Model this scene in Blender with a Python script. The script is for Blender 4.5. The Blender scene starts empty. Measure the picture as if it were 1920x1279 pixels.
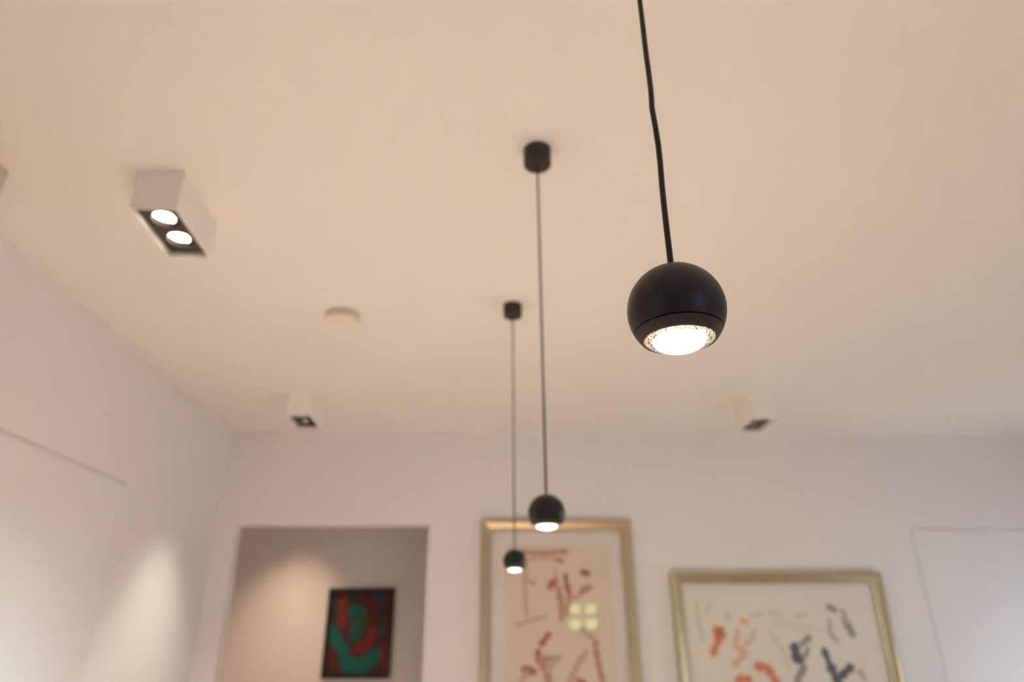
import bpy, bmesh, math, random
from mathutils import Vector, Matrix

sc = bpy.context.scene
COL = sc.collection
PI = math.pi

# ------------------------------------------------------------------ camera
cam_d = bpy.data.cameras.new('camera')
cam_d.sensor_width = 36.0
cam_d.lens = 1255.0 / 1920.0 * 36.0
cam_d.clip_start = 0.01
cam_d.dof.use_dof = True
cam_d.dof.focus_distance = 0.515
cam_d.dof.aperture_fstop = 4.1
cam_d.dof.aperture_blades = 9
cam = bpy.data.objects.new('camera', cam_d)
COL.objects.link(cam)
R = Matrix(((0.99850, -0.01760, -0.05190), (-0.05460, -0.40390, -0.91320), (-0.00480, 0.91460, -0.40430)))
cam.matrix_world = Matrix.Translation((0, 0, 1.5)) @ R.to_quaternion().to_matrix().to_4x4()
sc.camera = cam

# ------------------------------------------------------------------ colour management
sc.view_settings.view_transform = 'Standard'
sc.view_settings.look = 'None'
sc.view_settings.gamma = 1.0
sc.view_settings.use_curve_mapping = False
sc.view_settings.exposure = 0.0
sc.cycles.use_denoising = True
sc.cycles.max_bounces = 14
sc.cycles.diffuse_bounces = 6
sc.cycles.caustics_reflective = False
sc.cycles.caustics_refractive = False
sc.cycles.sample_clamp_indirect = 40.0

# ------------------------------------------------------------------ world: daylight sky over a sunlit garden
w = bpy.data.worlds.new('daylight')
sc.world = w
w.use_nodes = True
nt = w.node_tree
nt.nodes.clear()
# pale sky all round, with a sunlit tree standing in one direction
tc = nt.nodes.new('ShaderNodeTexCoord')
dist = nt.nodes.new('ShaderNodeVectorMath'); dist.operation = 'DISTANCE'
dist.inputs[1].default_value = (0.12, -0.992, 0.03)
rmp = nt.nodes.new('ShaderNodeValToRGB')
rmp.color_ramp.elements[0].position = 0.10
rmp.color_ramp.elements[0].color = (0.95, 1.25, 0.46, 1)
rmp.color_ramp.elements[1].position = 0.16
rmp.color_ramp.elements[1].color = (0.042, 0.046, 0.05, 1)
bg = nt.nodes.new('ShaderNodeBackground')
bg.inputs['Strength'].default_value = 9.0
wo = nt.nodes.new('ShaderNodeOutputWorld')
nt.links.new(tc.outputs['Generated'], dist.inputs[0])
nt.links.new(dist.outputs['Value'], rmp.inputs[0])
nt.links.new(rmp.outputs[0], bg.inputs['Color'])
nt.links.new(bg.outputs[0], wo.inputs['Surface'])

# ------------------------------------------------------------------ daylight coming in at the room's windows, plus an added fill sun
def area(name, loc, direction, sx, sy, energy, col):
    d = bpy.data.lights.new(name, 'AREA')
    d.shape = 'RECTANGLE'
    d.size, d.size_y, d.energy, d.color = sx, sy, energy, col
    o = bpy.data.objects.new(name, d)
    COL.objects.link(o)
    o.location = loc
    o.rotation_euler = Vector(direction).to_track_quat('-Z', 'Z').to_euler()
    return o

def spot(name, loc, target, energy, deg, blend, col, radius=0.02):
    d = bpy.data.lights.new(name, 'SPOT')
    d.energy, d.spot_size, d.spot_blend, d.color, d.shadow_soft_size = energy, math.radians(deg), blend, col, radius
    o = bpy.data.objects.new(name, d)
    COL.objects.link(o)
    o.location = loc
    o.rotation_euler = (Vector(target) - Vector(loc)).to_track_quat('-Z', 'Y').to_euler()
    return o

WARM = (1.0, 0.72, 0.46)
COOL = (0.80, 0.90, 1.0)
area('rear_window_daylight', (2.61, -2.95, 1.75), (0, 1, 0), 0.6, 1.55, 18.0, (0.40, 0.52, 1.0))
area('side_window_daylight', (4.08, 3.15, 0.85), (-1, 0.35, 0.0), 0.9, 0.9, 17.0, (0.70, 0.86, 1.0))
sun_d = bpy.data.lights.new('fill_sun', 'SUN')  # sun added to brighten the lower left wall
sun_d.energy, sun_d.angle, sun_d.color = 5.0, math.radians(14), (0.58, 0.85, 1.0)
sun = bpy.data.objects.new('fill_sun', sun_d)
COL.objects.link(sun)
sun.rotation_euler = Vector((-5.69, -0.9, -0.62)).to_track_quat('-Z', 'Y').to_euler()
area('left_window_daylight', (-2.12, -1.2, 1.55), (1, 0, 0), 1.7, 1.5, 1.5, COOL)

# ------------------------------------------------------------------ materials
def mat(name, color, rough=0.5, metal=0.0, spec=0.5, noise=None, bump=None):
    m = bpy.data.materials.new(name)
    m.use_nodes = True
    n, l = m.node_tree.nodes, m.node_tree.links
    b = n['Principled BSDF']
    b.inputs['Base Color'].default_value = (*color, 1)
    b.inputs['Roughness'].default_value = rough
    b.inputs['Metallic'].default_value = metal
    b.inputs['Specular IOR Level'].default_value = spec
    t = n.new('ShaderNodeTexCoord')
    if noise:
        sc_, amt = noise
        nz = n.new('ShaderNodeTexNoise'); nz.inputs['Scale'].default_value = sc_; nz.inputs['Detail'].default_value = 3
        mx = n.new('ShaderNodeMix'); mx.data_type = 'RGBA'
        mx.inputs['A'].default_value = (*[max(0, c * (1 - amt)) for c in color], 1)
        mx.inputs['B'].default_value = (*[min(1, c * (1 + amt)) for c in color], 1)
        l.new(t.outputs['Object'], nz.inputs['Vector']); l.new(nz.outputs[0], mx.inputs['Factor'])
        l.new(mx.outputs['Result'], b.inputs['Base Color'])
    if bump:
        sc_, st, dist = bump
        nz = n.new('ShaderNodeTexNoise'); nz.inputs['Scale'].default_value = sc_
        bp = n.new('ShaderNodeBump'); bp.inputs['Strength'].default_value = st; bp.inputs['Distance'].default_value = dist
        l.new(t.outputs['Object'], nz.inputs['Vector']); l.new(nz.outputs[0], bp.inputs['Height'])
        l.new(bp.outputs[0], b.inputs['Normal'])
    return m

M = {}
M['ceiling'] = mat('ceiling_paint', (0.83, 0.80, 0.77), 0.9, spec=0.1, noise=(1.5, 0.008), bump=(180, 0.08, 0.001))
M['wall'] = mat('wall_paint', (0.82, 0.785, 0.78), 0.85, spec=0.15, noise=(1.2, 0.008), bump=(160, 0.08, 0.001))
M['door'] = mat('door_paint', (0.82, 0.79, 0.785), 0.6, spec=0.3, noise=(2, 0.006))
M['groove'] = mat('door_gap_paint', (0.80, 0.765, 0.76), 0.9, spec=0.1)
M['pier'] = mat('darker_pier', (0.60, 0.53, 0.45), 0.85, spec=0.15, noise=(2, 0.01))  # one even tone, darker than the walls
M['floor'] = mat('light_wood_floor', (0.62, 0.47, 0.33), 0.5, noise=(4, 0.12))
M['black'] = mat('black_powder_coat', (0.007, 0.006, 0.006), 0.40, spec=0.5, bump=(2600, 0.12, 0.0002))
M['black_ring'] = mat('black_ring_coat', (0.028, 0.022, 0.018), 0.55, spec=0.45, bump=(2600, 0.12, 0.0002))
M['black_seam'] = mat('black_seam', (0.003, 0.003, 0.003), 0.8, spec=0.1)
M['bevel'] = mat('bronze_lens_bevel', (0.10, 0.075, 0.055), 0.4, metal=0.6)
M['housing'] = mat('white_lacquer', (0.90, 0.86, 0.80), 0.5, spec=0.4)
M['darkplate'] = mat('dark_brown_plate', (0.048, 0.034, 0.027), 0.45, spec=0.4)
M['chrome'] = mat('chrome', (0.75, 0.68, 0.58), 0.18, metal=1.0)
M['plastic'] = mat('warm_white_plastic', (0.86, 0.77, 0.64), 0.4)
M['plastic_shaded'] = mat('shaded_plastic', (0.64, 0.56, 0.46), 0.5)
M['gold'] = mat('champagne_gilt', (0.58, 0.47, 0.30), 0.33, metal=0.85, noise=(6, 0.08))
M['gold_side_shaded'] = mat('shaded_gilt_side', (0.32, 0.27, 0.22), 0.5, metal=0.4)  # outer frame sides: their shade is darkened into the gilt colour
M['frame_black'] = mat('black_wood', (0.008, 0.007, 0.007), 0.5)
M['mat_board'] = mat('pale_mat_board', (0.86, 0.79, 0.745), 0.9, spec=0.1)
M['paper_beige'] = mat('beige_paper', (0.84, 0.71, 0.585), 0.9, spec=0.1, noise=(5, 0.03))
M['paper_white'] = mat('off_white_paper', (0.91, 0.83, 0.77), 0.9, spec=0.1, noise=(5, 0.03))
M['dark_canvas'] = mat('dark_canvas', (0.060, 0.040, 0.038), 0.8, spec=0.2, noise=(14, 0.5))
M['backing'] = mat('brown_backing', (0.25, 0.18, 0.12), 0.9)
INK = {
 'd': (0.52, 0.21, 0.155), 'm': (0.62, 0.34, 0.25), 'l': (0.70, 0.48, 0.37),
 'o': (0.80, 0.32, 0.18), 'ol': (0.86, 0.53, 0.39), 's': (0.17, 0.165, 0.21), 'g': (0.40, 0.36, 0.33),
 'gl': (0.60, 0.54, 0.48), 'y': (0.80, 0.71, 0.62), 'pk': (0.89, 0.77, 0.70),
 't': (0.022, 0.125, 0.115), 't2': (0.035, 0.090, 0.078), 'r': (0.20, 0.037, 0.030), 'r2': (0.11, 0.025, 0.022), 'b': (0.045, 0.060, 0.068)}
for k, c in INK.items():
    M['ink_' + k] = mat('pigment_' + k, c, 0.85, spec=0.15, noise=(40, 0.10))

def glow(name, color, strength):
    m = bpy.data.materials.new(name); m.use_nodes = True
    n, l = m.node_tree.nodes, m.node_tree.links
    n.remove(n['Principled BSDF'])
    em = n.new('ShaderNodeEmission'); em.inputs[0].default_value = (*color, 1); em.inputs[1].default_value = strength
    l.new(em.outputs[0], n['Material Output'].inputs[0])
    return m
M['led'] = glow('led_light', (1.0, 0.90, 0.75), 6.0)
M['lamp'] = glow('reflector_lamp_light', (1.0, 0.90, 0.72), 20.0)
M['lamp_dim'] = glow('dim_lamp_light', (1.0, 0.60, 0.30), 0.8)

def sheet_glass(name):
    m = bpy.data.materials.new(name); m.use_nodes = True
    n, l = m.node_tree.nodes, m.node_tree.links
    n.remove(n['Principled BSDF'])
    tr = n.new('ShaderNodeBsdfTransparent'); tr.inputs[0].default_value = (0.97, 0.98, 0.97, 1)
    gl = n.new('ShaderNodeBsdfGlossy'); gl.inputs['Roughness'].default_value = 0.0
    fr = n.new('ShaderNodeFresnel')
    ge = n.new('ShaderNodeNewGeometry')          # a thin pane: same reflectance from either side
    ma = n.new('ShaderNodeMath'); ma.operation = 'MULTIPLY_ADD'
    ma.inputs[1].default_value = 1/1.5 - 1.5; ma.inputs[2].default_value = 1.5
    l.new(ge.outputs['Backfacing'], ma.inputs[0]); l.new(ma.outputs[0], fr.inputs[0])
    mx = n.new('ShaderNodeMixShader')
    l.new(fr.outputs[0], mx.inputs[0]); l.new(tr.outputs[0], mx.inputs[1]); l.new(gl.outputs[0], mx.inputs[2])
    l.new(mx.outputs[0], n['Material Output'].inputs[0])
    return m
M['glass'] = sheet_glass('picture_glass')

def lens_glass():
    m = bpy.data.materials.new('clear_lens_glass'); m.use_nodes = True
    b = m.node_tree.nodes['Principled BSDF']
    b.inputs['Base Color'].default_value = (1, 1, 1, 1)
    b.inputs['Roughness'].default_value = 0.02
    b.inputs['IOR'].default_value = 1.45
    b.inputs['Transmission Weight'].default_value = 1.0
    return m
M['lens'] = lens_glass()

def crinkle():
    m = bpy.data.materials.new('crinkled_reflector'); m.use_nodes = True
    n, l = m.node_tree.nodes, m.node_tree.links
    b = n['Principled BSDF']
    b.inputs['Metallic'].default_value = 1.0
    b.inputs['Roughness'].default_value = 0.12
    b.inputs['Base Color'].default_value = (0.62, 0.55, 0.46, 1)
    t = n.new('ShaderNodeTexCoord')
    v = n.new('ShaderNodeTexVoronoi'); v.inputs['Scale'].default_value = 380
    bp = n.new('ShaderNodeBump'); bp.inputs['Strength'].default_value = 1.0; bp.inputs['Distance'].default_value = 0.003
    l.new(t.outputs['Object'], v.inputs['Vector']); l.new(v.outputs['Distance'], bp.inputs['Height']); l.new(bp.outputs[0], b.inputs['Normal'])
    return m
M['crinkle'] = crinkle()

# ------------------------------------------------------------------ helpers
def box(bm, x0, x1, y0, y1, z0, z1, mi=0):
    v = [bm.verts.new(p) for p in ((x0,y0,z0),(x1,y0,z0),(x1,y1,z0),(x0,y1,z0),(x0,y0,z1),(x1,y0,z1),(x1,y1,z1),(x0,y1,z1))]
    for f in ((3,2,1,0),(4,5,6,7),(0,1,5,4),(1,2,6,5),(2,3,7,6),(3,0,4,7)):
        bm.faces.new([v[i] for i in f]).material_index = mi

def lathe(bm, prof, n=64, close=False):
    rings = []
    for r, z in prof:
        if r < 1e-6:
            rings.append([bm.verts.new((0, 0, z))])
        else:
            rings.append([bm.verts.new((r*math.cos(2*PI*i/n), r*math.sin(2*PI*i/n), z)) for i in range(n)])
    pairs = list(zip(rings, rings[1:]))
    if close: pairs.append((rings[-1], rings[0]))
    for a, b in pairs:
        for i in range(n):
            j = (i+1) % n
            if len(a) == 1 and len(b) == 1: continue
            if len(a) == 1: bm.faces.new((a[0], b[i], b[j]))
            elif len(b) == 1: bm.faces.new((a[i], b[0], a[j]))
            else: bm.faces.new((a[i], b[i], b[j], a[j]))

def tube(bm, pts, r, n=16):
    rings = []
    for k, p in enumerate(pts):
        p = Vector(p)
        d = (Vector(pts[min(k+1, len(pts)-1)]) - Vector(pts[max(k-1, 0)])).normalized()
        a = d.cross(Vector((0, 1, 0))).normalized(); b = d.cross(a)
        rings.append([bm.verts.new(p + r*(a*math.cos(2*PI*i/n) + b*math.sin(2*PI*i/n))) for i in range(n)])
    for q, s in zip(rings, rings[1:]):
        for i in range(n):
            bm.faces.new((q[i], q[(i+1)%n], s[(i+1)%n], s[i]))
    bm.faces.new(rings[0]); bm.faces.new(rings[-1])

def obj(name, bm, m, parent=None, smooth=False, bevel=0.0, loc=None, label=None):
    bmesh.ops.recalc_face_normals(bm, faces=bm.faces)
    me = bpy.data.meshes.new(name)
    bm.to_mesh(me); bm.free()
    for x in (m if isinstance(m, (list, tuple)) else [m]): me.materials.append(x)
    o = bpy.data.objects.new(name, me)
    COL.objects.link(o)
    if smooth:
        for p in me.polygons: p.use_smooth = True
        try: me.set_sharp_from_angle(angle=math.radians(40))
        except Exception: pass
    if bevel:
        b = o.modifiers.new('bevel', 'BEVEL'); b.width = bevel; b.segments = 2; b.limit_method = 'ANGLE'
    if parent: o.parent = parent
    if loc: o.location = loc
    if label: o['label'] = label
    return o

def thing(name, label, cat, loc, rotz=0.0, group=None):
    o = bpy.data.objects.new(name, None); COL.objects.link(o)
    o.empty_display_size = 0.1
    o.location = loc; o.rotation_euler = (0, 0, rotz)
    o['label'] = label; o['category'] = cat
    if group: o['group'] = group
    return o

def structure(o):
    o['kind'] = 'structure'
    return o

def panel_grid(bm, us, zs, holes, d0, d1):
    """slab in local x (us) / z (zs), y from d0 to d1, with rectangular holes; shared inner faces left out"""
    us = sorted(set(us) | {h[0] for h in holes} | {h[1] for h in holes})
    zs = sorted(set(zs) | {h[2] for h in holes} | {h[3] for h in holes})
    V = {}
    def v(p):
        if p not in V: V[p] = bm.verts.new(p)
        return V[p]
    F = {}
    for a, b in zip(us, us[1:]):
        for c, d in zip(zs, zs[1:]):
            cu, cz = (a+b)/2, (c+d)/2
            if any(h[0] < cu < h[1] and h[2] < cz < h[3] for h in holes): continue
            P = ((a,d0,c),(b,d0,c),(b,d1,c),(a,d1,c),(a,d0,d),(b,d0,d),(b,d1,d),(a,d1,d))
            for f in ((3,2,1,0),(4,5,6,7),(0,1,5,4),(1,2,6,5),(2,3,7,6),(3,0,4,7)):
                q = [P[i] for i in f]; k = tuple(sorted(q))
                if k in F: F[k] = None
                else: F[k] = q
    for q in F.values():
        if q: bm.faces.new([v(p) for p in q])

# ------------------------------------------------------------------ room shell
H = 2.7
A = 0.0156                      # the gallery wall runs very slightly off square
WO = Vector((0, 4.192, 0))
def W(u, off, z):               # a point on (or off behind) the gallery wall
    return (u*math.cos(A) + off*math.sin(A), 4.192 - u*math.sin(A) + off*math.cos(A), z)

def place_wall(o, loc, rotz):
    o.location = loc; o.rotation_euler = (0, 0, rotz)
    return structure(o)

bm = bmesh.new(); box(bm, -2.6, 4.3, -3.3, 6.4, -0.1, 0.0)
structure(obj('floor', bm, M['floor']))
bm = bmesh.new(); box(bm, -2.6, 4.3, -3.3, 6.4, H, H+0.1)
structure(obj('ceiling', bm, M['ceiling']))

# gallery wall: passage opening on the left, flush door on the right
PASS = (-1.421, -0.274, 0.0, 2.124)
DR = (2.715, 3.615, 0.0, 2.106)
bm = bmesh.new(); panel_grid(bm, [-1.545, 4.1], [0.0, H], [PASS, DR], 0.0, 0.09)
place_wall(obj('wall_back', bm, M['wall']), WO, -A)
bm = bmesh.new(); box(bm, DR[0], DR[1], 0.009, 0.085, 0.0, DR[3])
place_wall(obj('trim_1', bm, M['groove']), WO, -A)
bm = bmesh.new(); box(bm, DR[0]+0.008, DR[1]-0.008, 0.0005, 0.0089, 0.004, DR[3]-0.012)
place_wall(obj('door_2', bm, M['door'], bevel=0.0015), WO, -A)

# left wall with a pier nearer the camera and a flush door
bm = bmesh.new()
panel_grid(bm, [1.6, 4.33], [0.0, H], [(2.10, 3.045, 0.0, 2.130)], 0.0, 0.12)   # local x runs along +Y
o = place_wall(obj('wall_left', bm, M['wall']), (-1.54, 0, 0), PI/2)
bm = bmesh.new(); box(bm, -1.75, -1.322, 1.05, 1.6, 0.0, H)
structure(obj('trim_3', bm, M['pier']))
bm = bmesh.new(); box(bm, 2.10, 3.045, 0.009, 0.11, 0.0, 2.130)
place_wall(obj('trim_2', bm, M['groove']), (-1.54, 0, 0), PI/2)
bm = bmesh.new(); box(bm, 2.104, 3.0445, 0.0005, 0.0089, 0.004, 2.118)
place_wall(obj('door_1', bm, M['door'], bevel=0.0015), (-1.54, 0, 0), PI/2)
bm = bmesh.new(); panel_grid(bm, [-3.0, 1.05], [0.0, H], [(-2.1, -0.3, 0.8, 2.35)], 0.0, 0.15)
place_wall(obj('wall_left_rear', bm, M['wall']), (-2.2, 0, 0), PI/2)
bm = bmesh.new(); box(bm, -2.35, -1.75, 1.05, 1.17, 0.0, H)
structure(obj('wall_left_return', bm, M['wall']))

# right wall and rear wall with their windows
bm = bmesh.new(); panel_grid(bm, [-3.0, 4.2], [0.0, H], [(2.0, 3.7, 0.35, 1.95)], 0.0, 0.15)
o = place_wall(obj('wall_right', bm, M['wall']), (4.15, 0, 0), PI/2)
W4 = (1.23, 1.82, 1.53, 2.05)
bm = bmesh.new(); panel_grid(bm, [-2.35, 4.15], [0.0, H], [W4, (2.27, 2.96, 0.95, 2.55)], 0.0, 0.15)
place_wall(obj('wall_rear', bm, M['wall']), (0, -3.15, 0), 0)

def window(name, loc, rotz, x0, x1, z0, z1, nx, nz, bar, d0=0.04, d1=0.10):
    bm = bmesh.new()
    box(bm, x0, x0+bar, d0, d1, z0, z1); box(bm, x1-bar, x1, d0, d1, z0, z1)
    box(bm, x0+bar, x1-bar, d0, d1, z0, z0+bar); box(bm, x0+bar, x1-bar, d0, d1, z1-bar, z1)
    for i in range(1, nx):
        c = x0 + (x1-x0)*i/nx; box(bm, c-bar/2, c+bar/2, d0, d1, z0+bar, z1-bar)
    for i in range(1, nz):
        c = z0 + (z1-z0)*i/nz; box(bm, x0+bar, x1-bar, d0+0.005, d1-0.005, c-bar/2, c+bar/2)
    o = place_wall(obj(name, bm, M['housing']), loc, rotz)
    bm = bmesh.new(); box(bm, x0+bar*0.5, x1-bar*0.5, (d0+d1)/2-0.003, (d0+d1)/2+0.003, z0+bar*0.5, z1-bar*0.5)
    obj('pane', bm, M['glass'], o)
window('window_1', (0, -3.15, 0), 0, *W4, 2, 2, 0.08)
window('window_2', (0, -3.15, 0), 0, 2.27, 2.96, 0.95, 2.55, 1, 1, 0.05)
window('window_3', (4.15, 0, 0), PI/2, 2.0, 3.7, 0.35, 1.95, 1, 1, 0.06)
window('window_4', (-2.2, 0, 0), PI/2, -2.1, -0.3, 0.8, 2.35, 2, 1, 0.06)

# passage behind the opening
bm = bmesh.new(); box(bm, -2.4, 0.9, 1.0, 1.1, 0.0, H)
place_wall(obj('wall_passage', bm, M['wall']), WO, -A)
bm = bmesh.new(); box(bm, -2.5, -2.4, 0.14, 1.1, 0.0, H)
place_wall(obj('wall_passage_left', bm, M['wall']), WO, -A)
bm = bmesh.new(); box(bm, 0.9, 1.0, 0.14, 1.1, 0.0, H)
place_wall(obj('wall_passage_right', bm, M['wall']), WO, -A)
bm = bmesh.new(); box(bm, -2.4, -1.545, 0.04, 0.14, 0.0, H)
place_wall(obj('wall_passage_front', bm, M['wall']), WO, -A)
spot('passage_downlight', W(-1.27, 0.53, 2.66), W(-1.27, 0.64, 0.0), 86.0, 75, 1.0, (1.0, 0.69, 0.43), 0.04)

# ------------------------------------------------------------------ pendants
RB = 0.0395
def cable_points(x, z0, z1, bend):
    pts = []
    n = 40
    for i in range(n+1):
        t = i/n; z = z0 + (z1-z0)*t
        pts.append((x[0] + (x[1]-x[0])*t + (bend(z) if bend else 0), 0, z))
    return pts

def pendant(label, px, py, bz, cx, bend=None, light=372.0):
    """origin on the ceiling; ball centre at world (px, py, bz), ceiling cup at (cx, py)"""
    t = thing('pendant_lamp', label, 'pendant lamp', (cx, py, H), 0, 'black ball pendants in a row')
    dz = bz - H; dx = px - cx
    bm = bmesh.new()
    lathe(bm, [(0, 0), (0.0355, 0), (0.0365, -0.001), (0.0365, -0.049), (0.0350, -0.051), (0.006, -0.051), (0.005, -0.056), (0, -0.056)], 56)
    obj('canopy', bm, M['black_ring'], t, smooth=True)
    bm = bmesh.new(); tube(bm, cable_points((0, dx), -0.051, dz + RB*0.985, bend), 0.0026)
    obj('cable', bm, M['black'], t, smooth=True)
    f1 = math.radians(26.9); f2 = math.radians(28.5); f3 = math.radians(41.0)
    bm = bmesh.new()
    prof = [(RB*math.cos(PI/2 - (PI/2+f1)*i/40), RB*math.sin(PI/2 - (PI/2+f1)*i/40)) for i in range(41)]
    prof[0] = (0, RB)
    prof += [(RB*0.83, -RB*math.sin(f1)), (RB*0.80, -RB*0.30)]
    lathe(bm, prof, 96)
    body = obj('ball_body', bm, M['black'], t, smooth=True, loc=(dx, 0, dz))
    bm = bmesh.new(); lathe(bm, [(RB*0.82, -RB*0.40), (RB*0.865, -RB*0.44), (RB*0.865, -RB*0.50), (RB*0.82, -RB*0.54)], 96, close=True)
    obj('seam', bm, M['black_seam'], body, smooth=True)
    bm = bmesh.new()
    prof = [(RB*0.80, -RB*math.sin(f2))] + [(RB*math.cos(f2+(f3-f2)*i/10), -RB*math.sin(f2+(f3-f2)*i/10)) for i in range(11)]
    prof += [(RB*0.735, -RB*0.668), (RB*0.715, -RB*0.655), (RB*0.715, -RB*0.57), (RB*0.77, -RB*0.52)]
    lathe(bm, prof, 96, close=True)
    ring = obj('lens_ring', bm, M['black_ring'], t, smooth=True, loc=(dx, 0, dz), label='dark brown-black ring below the seam')
    # thick glass dome
    rho = 1.17*RB; br = 0.712*RB; zb = -0.655*RB
    prof = []
    a1 = math.asin(br/rho)
    zc = zb + rho*math.cos(a1)
    for i in range(25):
        a = a1*(1 - i/24); prof.append((rho*math.sin(a) if i < 24 else 0, zc - rho*math.cos(a)))
    prof = [(0, -0.52*RB), (0.68*RB, -0.52*RB), (0.712*RB, -0.55*RB)] + prof
    bm = bmesh.new(); lathe(bm, prof, 96)
    obj('lens', bm, M['lens'], t, smooth=True, loc=(dx, 0, dz), label='clear glowing glass dome')
    bm = bmesh.new(); lathe(bm, [(0.700*RB, -0.655*RB), (0.64*RB, -0.615*RB), (0.52*RB, -0.585*RB), (0.475*RB, -0.585*RB), (0.475*RB, -0.565*RB), (0.700*RB, -0.60*RB)], 96, close=True)
    obj('reflector', bm, M['crinkle'], t, smooth=True, loc=(dx, 0, dz), label='crinkled bright metal reflector')
    bm = bmesh.new(); lathe(bm, [(0, -0.600*RB), (0.43*RB, -0.598*RB), (0.47*RB, -0.590*RB), (0.47*RB, -0.57*RB), (0, -0.57*RB)], 64)
    obj('light_disc', bm, M['led'], t, smooth=True, loc=(dx, 0, dz))
    s = spot('pendant_beam', (px, py, bz - RB*1.0), (px, py, 0), light, 75, 0.7, (0.973, 0.978, 1.0), 0.02)
    return t

def bend1(z):
    zz = z + H
    return 0.0014*math.exp(-((zz-1.905)/0.035)**2) + 0.0006*math.exp(-((zz-1.985)/0.02)**2) - 0.0007*math.exp(-((zz-1.955)/0.012)**2)
pendant('large in-focus black ball pendant hanging nearest, on a thick black cable from above', 0.1612, 0.48, 1.742, 0.1600, bend1)
pendant('middle-distance black ball pendant in front of the top of the tall gold frame', 0.1530, 1.436, 1.7392, 0.1520)
pendant('farthest and smallest black ball pendant, hanging in front of the red drawing', 0.1391, 2.36, 1.7338, 0.1371)

# ------------------------------------------------------------------ twin ceiling spotlights
def twin(label, x0, y0, tilts, lamp_mats, wd=0.127, ln=0.26, ht=0.13):
    t = thing('ceiling_spotlight', label, 'ceiling light', (x0+wd/2, y0+ln/2, H), 0, 'white twin ceiling spotlights')
    a, b = wd/2, ln/2
    rim = 0.0045
    bm = bmesh.new()
    # open-bottomed box
    box(bm, -a, a, -b, b, -0.012, 0.0)
    box(bm, -a, -a+rim, -b, b, -ht, -0.012); box(bm, a-rim, a, -b, b, -ht, -0.012)
    box(bm, -a+rim, a-rim, -b, -b+rim, -ht, -0.012); box(bm, -a+rim, a-rim, b-rim, b, -ht, -0.012)
    obj('housing', bm, M['housing'], t)
    # dark recessed plate with two round holes
    bm = bmesh.new()
    r = 0.037; n = 48; yc = 0.053
    zp = -ht+0.018
    xi, yi = a-rim, b-rim
    for s in (-1, 1):
        cy = s*yc
        ya, yb = (-yi, 0.0) if s < 0 else (0.0, yi)
        inner = [(r*math.cos(2*PI*i/n), cy + r*math.sin(2*PI*i/n)) for i in range(n)]
        def edge(an):
            c_, s_ = math.cos(an), math.sin(an)
            tt = 1e9
            if abs(c_) > 1e-9: tt = min(tt, xi/abs(c_))
            if s_ > 1e-9: tt = min(tt, (yb-cy)/s_)
            if s_ < -1e-9: tt = min(tt, (ya-cy)/s_)
            return (tt*c_, cy + tt*s_)
        vi = [bm.verts.new((x, y, zp)) for x, y in inner]
        vt = [bm.verts.new((x, y, zp+0.010)) for x, y in inner]
        vo = [bm.verts.new((*edge(2*PI*i/n), zp)) for i in range(n)]
        for i in range(n):
            j = (i+1) % n
            bm.faces.new((vi[i], vi[j], vo[j], vo[i]))
            bm.faces.new((vi[i], vt[i], vt[j], vi[j]))
            p, q = vo[i].co, vo[j].co
            px_, qx_ = abs(abs(p.x)-xi) < 1e-6, abs(abs(q.x)-xi) < 1e-6
            if px_ != qx_:
                cx_ = xi if (p.x if px_ else q.x) > 0 else -xi
                cy_ = yb if max(p.y, q.y) > cy else ya
                if (p - q).length > 1e-5:
                    bm.faces.new((vo[i], vo[j], bm.verts.new((cx_, cy_, zp))))
    obj('dark_plate', bm, M['darkplate'], t, label='dark brown recessed plate with two round lamp holes')
    for k, s in enumerate((-1, 1)):
        tx_, ty_ = tilts[k]
        bm = bmesh.new()
        lathe(bm, [(0.020, 0.030), (0.025, 0.028), (0.0305, -0.006), (0.0305, -0.008), (0.0290, -0.008), (0.027, -0.003), (0.026, 0.000), (0, 0.002), (0, 0.03)], 48)
        h = obj('lamp_head', bm, M['chrome'], t, smooth=True, loc=(-0.005, s*yc, -ht+0.033))
        h.rotation_euler = (tx_, ty_, 0)
        bm = bmesh.new()
        lathe(bm, [(0, -0.0045), (0.0262, -0.0035), (0.0262, -0.001), (0, -0.001)], 48)
        obj('lamp_face', bm, lamp_mats[k], h, smooth=True)
    return t

twin('white box ceiling spotlight at left with two bright round lamps in a dark opening', -0.952, 1.572, [(-0.04, 0.03), (-0.03, 0.03)], [M['lamp'], M['lamp']])
twin('small white box ceiling spotlight near the far left corner, above the passage opening', -0.995, 3.44, [(0.15, 0.35), (0.1, 0.3)], [M['lamp_dim'], M['lamp_dim']])
twin('small white box ceiling spotlight on the right, above the wide picture', 1.500, 3.40, [(0.4, -0.3), (0.5, 0.3)], [M['lamp_dim'], M['lamp_dim']])
# their beams
spot('spot_beam', (-0.887, 1.65, 2.55), (-0.6, 0.6, 0), 3.0, 60, 0.6, WARM, 0.03)
spot('spot_beam', (-0.887, 1.76, 2.55), (-0.5, 1.0, 0), 3.0, 60, 0.6, WARM, 0.03)
o = spot('spot_beam', (-0.93, 3.50, 2.55), (-1.50, 3.60, 0.75), 50.0, 60, 1.0, (1.0, 0.928, 0.76), 0.05); o.name = 'dl2_beam'
o = spot('spot_beam', (1.565, 3.60, 2.55), (1.7, 4.15, 1.0), 1.5, 50, 0.9, WARM, 0.03); o.name = 'dl3_beam'

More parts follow.
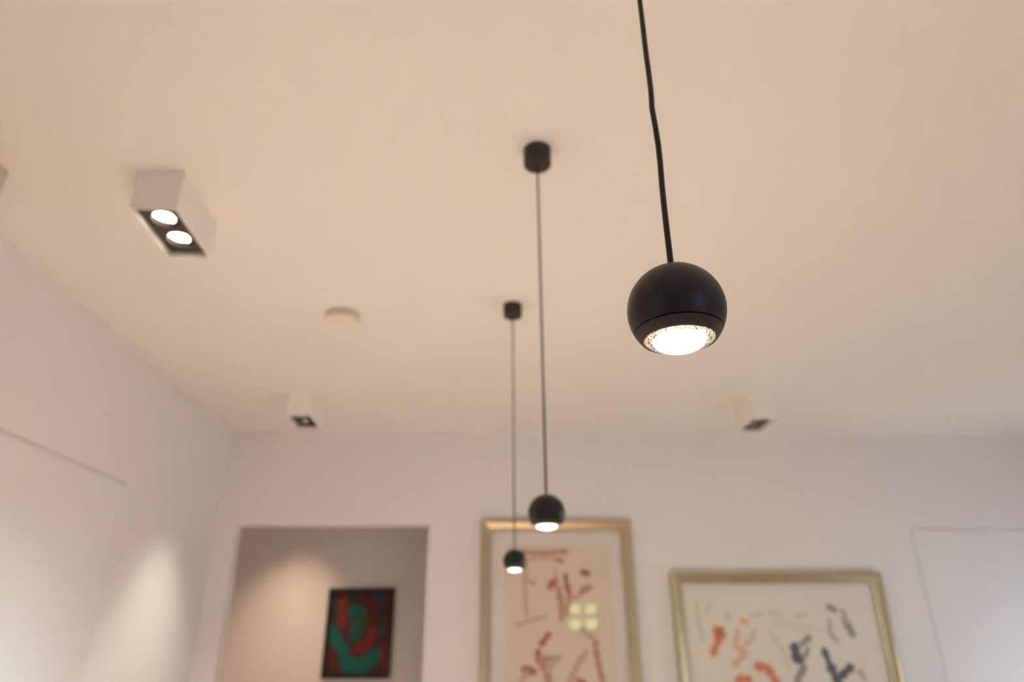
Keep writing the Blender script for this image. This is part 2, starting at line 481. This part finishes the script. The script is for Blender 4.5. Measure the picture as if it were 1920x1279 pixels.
# ------------------------------------------------------------------ smoke detector
t = thing('smoke_detector', 'round white smoke detector on the ceiling, left of the farthest pendant canopy', 'smoke detector', (-0.548, 2.475, H))
bm = bmesh.new(); lathe(bm, [(0, 0), (0.066, 0), (0.068, -0.002), (0.068, -0.020), (0.064, -0.022), (0.0, -0.022)], 64)
obj('base_plate', bm, M['plastic_shaded'], t, smooth=True)
bm = bmesh.new(); lathe(bm, [(0, -0.0225), (0.061, -0.0225), (0.063, -0.032), (0.057, -0.038), (0.030, -0.042), (0.0, -0.043)], 64)
obj('cover', bm, M['plastic'], t, smooth=True)

# ------------------------------------------------------------------ pictures
STROKES_TALL =[
  ('m', 0.0291, [(0.29, 1.963), (0.43, 1.959), (0.557, 1.969)]),
  ('l', 0.0199, [(0.297, 1.916), (0.429, 1.936), (0.506, 1.922)]),
  ('d', 0.026, [(0.506, 1.922), (0.53, 1.912)]),
  ('l', 0.026, [(0.314, 1.893), (0.305, 1.775), (0.313, 1.617)]),
  ('l', 0.0229, [(0.316, 1.808), (0.364, 1.782)]),
  ('d', 0.0413, [(0.453, 1.768), (0.488, 1.807)]),
  ('l', 0.0199, [(0.494, 1.873), (0.482, 1.814)]),
  ('d', 0.0321, [(0.548, 1.833), (0.553, 1.781), (0.568, 1.72)]),
  ('m', 0.0352, [(0.501, 1.762), (0.518, 1.679), (0.515, 1.591)]),
  ('m', 0.026, [(0.568, 1.717), (0.547, 1.616)]),
  ('d', 0.0444, [(0.653, 1.849), (0.68, 1.843)]),
  ('m', 0.0352, [(0.637, 1.742), (0.69, 1.765)]),
  ('l', 0.0199, [(0.588, 1.701), (0.637, 1.723)]),
  ('l', 0.0245, [(0.256, 1.561), (0.34, 1.589), (0.425, 1.607)]),
  ('d', 0.0382, [(0.398, 1.463), (0.439, 1.511)]),
  ('d', 0.0413, [(0.377, 1.421), (0.376, 1.379)]),
  ('m', 0.0306, [(0.383, 1.385), (0.495, 1.387)]),
  ('m', 0.0428, [(0.389, 1.373), (0.421, 1.32), (0.438, 1.255)]),
  ('d', 0.0428, [(0.296, 1.332), (0.349, 1.32)]),
  ('l', 0.026, [(0.309, 1.315), (0.273, 1.257)]),
  ('l', 0.026, [(0.628, 1.535), (0.673, 1.504), (0.719, 1.473)]),
  ('m', 0.0337, [(0.704, 1.461), (0.716, 1.371), (0.739, 1.253)]),
  ('l', 0.0352, [(0.649, 1.419), (0.599, 1.354), (0.543, 1.255)]),
  ('d', 0.0337, [(0.596, 1.275), (0.634, 1.26)]),
  ('l', 0.0306, [(0.427, 1.325), (0.495, 1.396)]),
  ('m', 0.0382, [(0.438, 1.255), (0.461, 1.141), (0.432, 1.03)]),
  ('l', 0.0382, [(0.543, 1.255), (0.519, 1.14), (0.558, 1.001)]),
  ('m', 0.0382, [(0.739, 1.253), (0.713, 1.139), (0.715, 0.972)]),
  ('l', 0.0337, [(0.273, 1.257), (0.294, 1.142), (0.261, 0.977)]),
  ('d', 0.0382, [(0.358, 1.142), (0.409, 1.108)]),
  ('d', 0.0382, [(0.605, 1.185), (0.648, 1.151)]),
]
STROKES_WIDE =[
  ('o', 0.073, [(1.424, 1.523), (1.438, 1.508)]),
  ('o', 0.0402, [(1.422, 1.479), (1.38, 1.406)]),
  ('ol', 0.0365, [(1.575, 1.578), (1.598, 1.57)]),
  ('ol', 0.031, [(1.543, 1.53), (1.516, 1.442)]),
  ('ol', 0.0201, [(1.637, 1.529), (1.622, 1.485), (1.573, 1.452)]),
  ('ol', 0.0329, [(1.522, 1.442), (1.574, 1.409), (1.493, 1.348)]),
  ('o', 0.0493, [(1.628, 1.34), (1.683, 1.333), (1.726, 1.255)]),
  ('o', 0.0457, [(1.514, 1.274), (1.57, 1.274)]),
  ('s', 0.0566, [(1.863, 1.44), (1.858, 1.389), (1.883, 1.371)]),
  ('g', 0.0329, [(1.907, 1.454), (1.959, 1.491)]),
  ('g', 0.0237, [(1.939, 1.432), (1.915, 1.389)]),
  ('g', 0.0402, [(1.9, 1.332), (1.855, 1.282)]),
  ('s', 0.0365, [(2.031, 1.421), (2.051, 1.338)]),
  ('s', 0.0511, [(2.051, 1.338), (2.078, 1.27)]),
  ('s', 0.042, [(2.072, 1.263), (2.172, 1.333)]),
  ('g', 0.0402, [(2.106, 1.652), (2.136, 1.636)]),
  ('gl', 0.0274, [(2.096, 1.583), (2.082, 1.512), (2.118, 1.468)]),
  ('g', 0.0438, [(2.187, 1.579), (2.217, 1.504)]),
  ('gl', 0.031, [(2.181, 1.632), (2.202, 1.572)]),
  ('y', 0.0329, [(1.49, 1.62), (1.495, 1.586)]),
  ('y', 0.0329, [(1.75, 1.619), (1.8, 1.618)]),
  ('y', 0.0329, [(1.9, 1.599), (1.953, 1.614)]),
  ('y', 0.0274, [(1.736, 1.507), (1.758, 1.47), (1.794, 1.419)]),
  ('y', 0.0237, [(1.316, 1.681), (1.316, 1.575), (1.329, 1.479)]),
  ('y', 0.0274, [(1.367, 1.628), (1.397, 1.665)]),
  ('y', 0.0274, [(1.628, 1.608), (1.7, 1.619)]),
  ('gl', 0.0365, [(2.219, 1.308), (2.235, 1.273)]),
  ('y', 0.0219, [(1.794, 1.419), (1.811, 1.325)]),
  ('pk', 0.0548, [(1.755, 1.573), (1.97, 1.528)]),
  ('o', 0.0457, [(1.726, 1.255), (1.743, 1.117)]),
  ('s', 0.0457, [(2.078, 1.27), (2.089, 1.114)]),
  ('g', 0.0365, [(1.855, 1.282), (1.79, 1.117)]),
  ('o', 0.0457, [(1.514, 1.274), (1.456, 1.086)]),
]
STROKES_DARK =[
  ('t', 0.0722, [(-0.872, 1.679), (-0.768, 1.647)]),
  ('t2', 0.0902, [(-0.83, 1.638), (-0.833, 1.513)]),
  ('t', 0.0812, [(-0.998, 1.541), (-0.958, 1.47), (-0.895, 1.409)]),
  ('t', 0.0902, [(-0.905, 1.418), (-0.869, 1.331)]),
  ('t', 0.1082, [(-0.869, 1.331), (-0.773, 1.318)]),
  ('t', 0.0947, [(-0.775, 1.331), (-0.675, 1.39)]),
  ('b', 0.0631, [(-0.703, 1.756), (-0.644, 1.747)]),
  ('b', 0.0541, [(-0.649, 1.619), (-0.643, 1.53)]),
  ('b', 0.0505, [(-1.016, 1.766), (-1.016, 1.711)]),
  ('r', 0.0523, [(-0.944, 1.775), (-0.936, 1.693), (-0.931, 1.585)]),
  ('r2', 0.0631, [(-0.75, 1.729), (-0.712, 1.548)]),
  ('r', 0.0631, [(-0.712, 1.548), (-0.73, 1.478), (-0.81, 1.417)]),
  ('r2', 0.0307, [(-0.617, 1.774), (-0.6, 1.46)]),
  ('r', 0.0397, [(-0.632, 1.451), (-0.61, 1.274)]),
  ('r2', 0.0595, [(-1.0, 1.418), (-0.977, 1.332)]),
  ('r2', 0.0451, [(-0.847, 1.409), (-0.808, 1.391)]),
  ('r2', 0.0361, [(-0.803, 1.775), (-0.739, 1.71)]),
]


def strokes_mesh(strokes, u0, z0, y, clip):
    """flat brush marks on a sheet, local x = u-u0, z = z-z0, drawn at depth y"""
    bm = bmesh.new()
    keys = []
    ua, ub, za, zb = clip
    rnd = random.Random(5)
    for k, (col, wd, pts) in enumerate(strokes):
        if col not in keys: keys.append(col)
        mi = keys.index(col)
        yy = y - 0.00004*k
        P = []
        for (p, q) in zip(pts, pts[1:]):
            n = max(2, int(math.hypot(q[0]-p[0], q[1]-p[1])/0.008))
            for i in range(n): P.append((p[0]+(q[0]-p[0])*i/n, p[1]+(q[1]-p[1])*i/n))
        P.append(pts[-1])
        L, Rr = [], []
        n = len(P)
        for i in range(n):
            a = P[max(0, i-1)]; b = P[min(n-1, i+1)]
            d = math.hypot(b[0]-a[0], b[1]-a[1]) or 1
            nx, nz = -(b[1]-a[1])/d, (b[0]-a[0])/d
            wv = wd*0.58*(0.86 + 0.18*math.sin(i*0.9+k))*(0.9+0.2*rnd.random())
            for side, arr in ((1, L), (-1, Rr)):
                u = min(max(P[i][0]+side*nx*wv, ua), ub); z = min(max(P[i][1]+side*nz*wv, za), zb)
                arr.append(bm.verts.new((u-u0, yy, z-z0)))
        for i in range(n-1):
            bm.faces.new((L[i], L[i+1], Rr[i+1], Rr[i])).material_index = mi
        for end, (cu, cz) in ((0, P[0]), (1, P[-1])):
            ring = [bm.verts.new((min(max(cu+wd*0.45*math.cos(2*PI*i/14), ua), ub)-u0, yy-0.00002, min(max(cz+wd*0.45*math.sin(2*PI*i/14), za), zb)-z0)) for i in range(14)]
            try: bm.faces.new(ring).material_index = mi
            except Exception: pass
    return bm, [M['ink_'+c] for c in keys]

def frame_mesh(bm, x0, x1, z0, z1, wd, prof, closed=True):
    """mitred moulding: prof = list of (distance inwards 0..1, depth towards the room)"""
    rings = []
    for t_, d in prof:
        i = wd*t_
        rings.append([bm.verts.new(p) for p in ((x0+i, -d, z0+i), (x1-i, -d, z0+i), (x1-i, -d, z1-i), (x0+i, -d, z1-i))])
    for k, (a, b) in enumerate(zip(rings, rings[1:]+rings[:1])):
        for i in range(4):
            j = (i+1) % 4
            bm.faces.new((a[i], a[j], b[j], b[i])).material_index = 1 if k == 0 else 0

def picture(label, u0, u1, z0, z1, off, fw, prof, fmat, sheet, smat, strokes, board=None, glass=True, kind='framed_picture'):
    uc = (u0+u1)/2; zc = (z0+z1)/2
    hw, hh = (u1-u0)/2, (z1-z0)/2
    t = thing(kind, label, 'picture', W(uc, off, zc), -A)
    bm = bmesh.new(); frame_mesh(bm, -hw, hw, -hh, hh, fw, prof)
    obj('frame', bm, [fmat, M['gold_side_shaded'] if fmat is M['gold'] else fmat], t)
    iw, ih = hw-fw*0.9, hh-fw*0.9
    bm = bmesh.new(); box(bm, -iw, iw, -0.006, -0.001, -ih, ih)
    obj('backing_board', bm, board or M['backing'], t)
    if sheet:
        a, b, c, d = sheet
        bm = bmesh.new(); box(bm, a-uc, b-uc, -0.0085, -0.006, c-zc, d-zc)
        sh = obj('paper', bm, smat, t)
    else:
        a, b, c, d = uc-iw, uc+iw, zc-ih, zc+ih
        bm = bmesh.new(); box(bm, -iw, iw, -0.0085, -0.006, -ih, ih)
        sh = obj('canvas', bm, smat, t)
    bm, ms = strokes_mesh(strokes, uc, zc, -0.0088, (a+0.002, b-0.002, c+0.002, d-0.002))
    obj('brush_marks', bm, ms, sh)
    if glass:
        bm = bmesh.new(); q = 0.0150
        v = [bm.verts.new(p) for p in ((-iw, -q, -ih), (iw, -q, -ih), (iw, -q, ih), (-iw, -q, ih))]
        bm.faces.new(v)
        obj('glass', bm, M['glass'], t)
    return t

gold_prof = [(0, 0.0), (0, 0.030), (0.06, 0.034), (0.30, 0.036), (0.42, 0.031), (0.80, 0.022), (0.86, 0.024), (1.0, 0.022), (1.0, 0.0)]
picture('tall gold-framed picture of loose red-brown brush figures on beige paper', 0.045, 0.956, 0.82, 2.152, 0.0, 0.062, gold_prof, M['gold'],
        (0.189, 0.819, 0.97, 2.006), M['paper_beige'], STROKES_TALL, board=M['mat_board'])
picture('wide gold-framed picture with orange and dark grey brush marks on off-white paper', 1.172, 2.452, 0.93, 1.846, 0.0, 0.060, gold_prof, M['gold'],
        (1.262, 2.362, 1.02, 1.756), M['paper_white'], STROKES_WIDE, board=M['paper_white'])
flat_prof = [(0, 0.0), (0, 0.030), (1.0, 0.030), (1.0, 0.0)]
picture('small black-framed dark teal and red painting on the passage wall', -1.045, -0.575, 1.243, 1.824, 1.0, 0.022, flat_prof, M['frame_black'],
        None, M['dark_canvas'], STROKES_DARK, board=M['dark_canvas'], glass=False, kind='framed_painting')
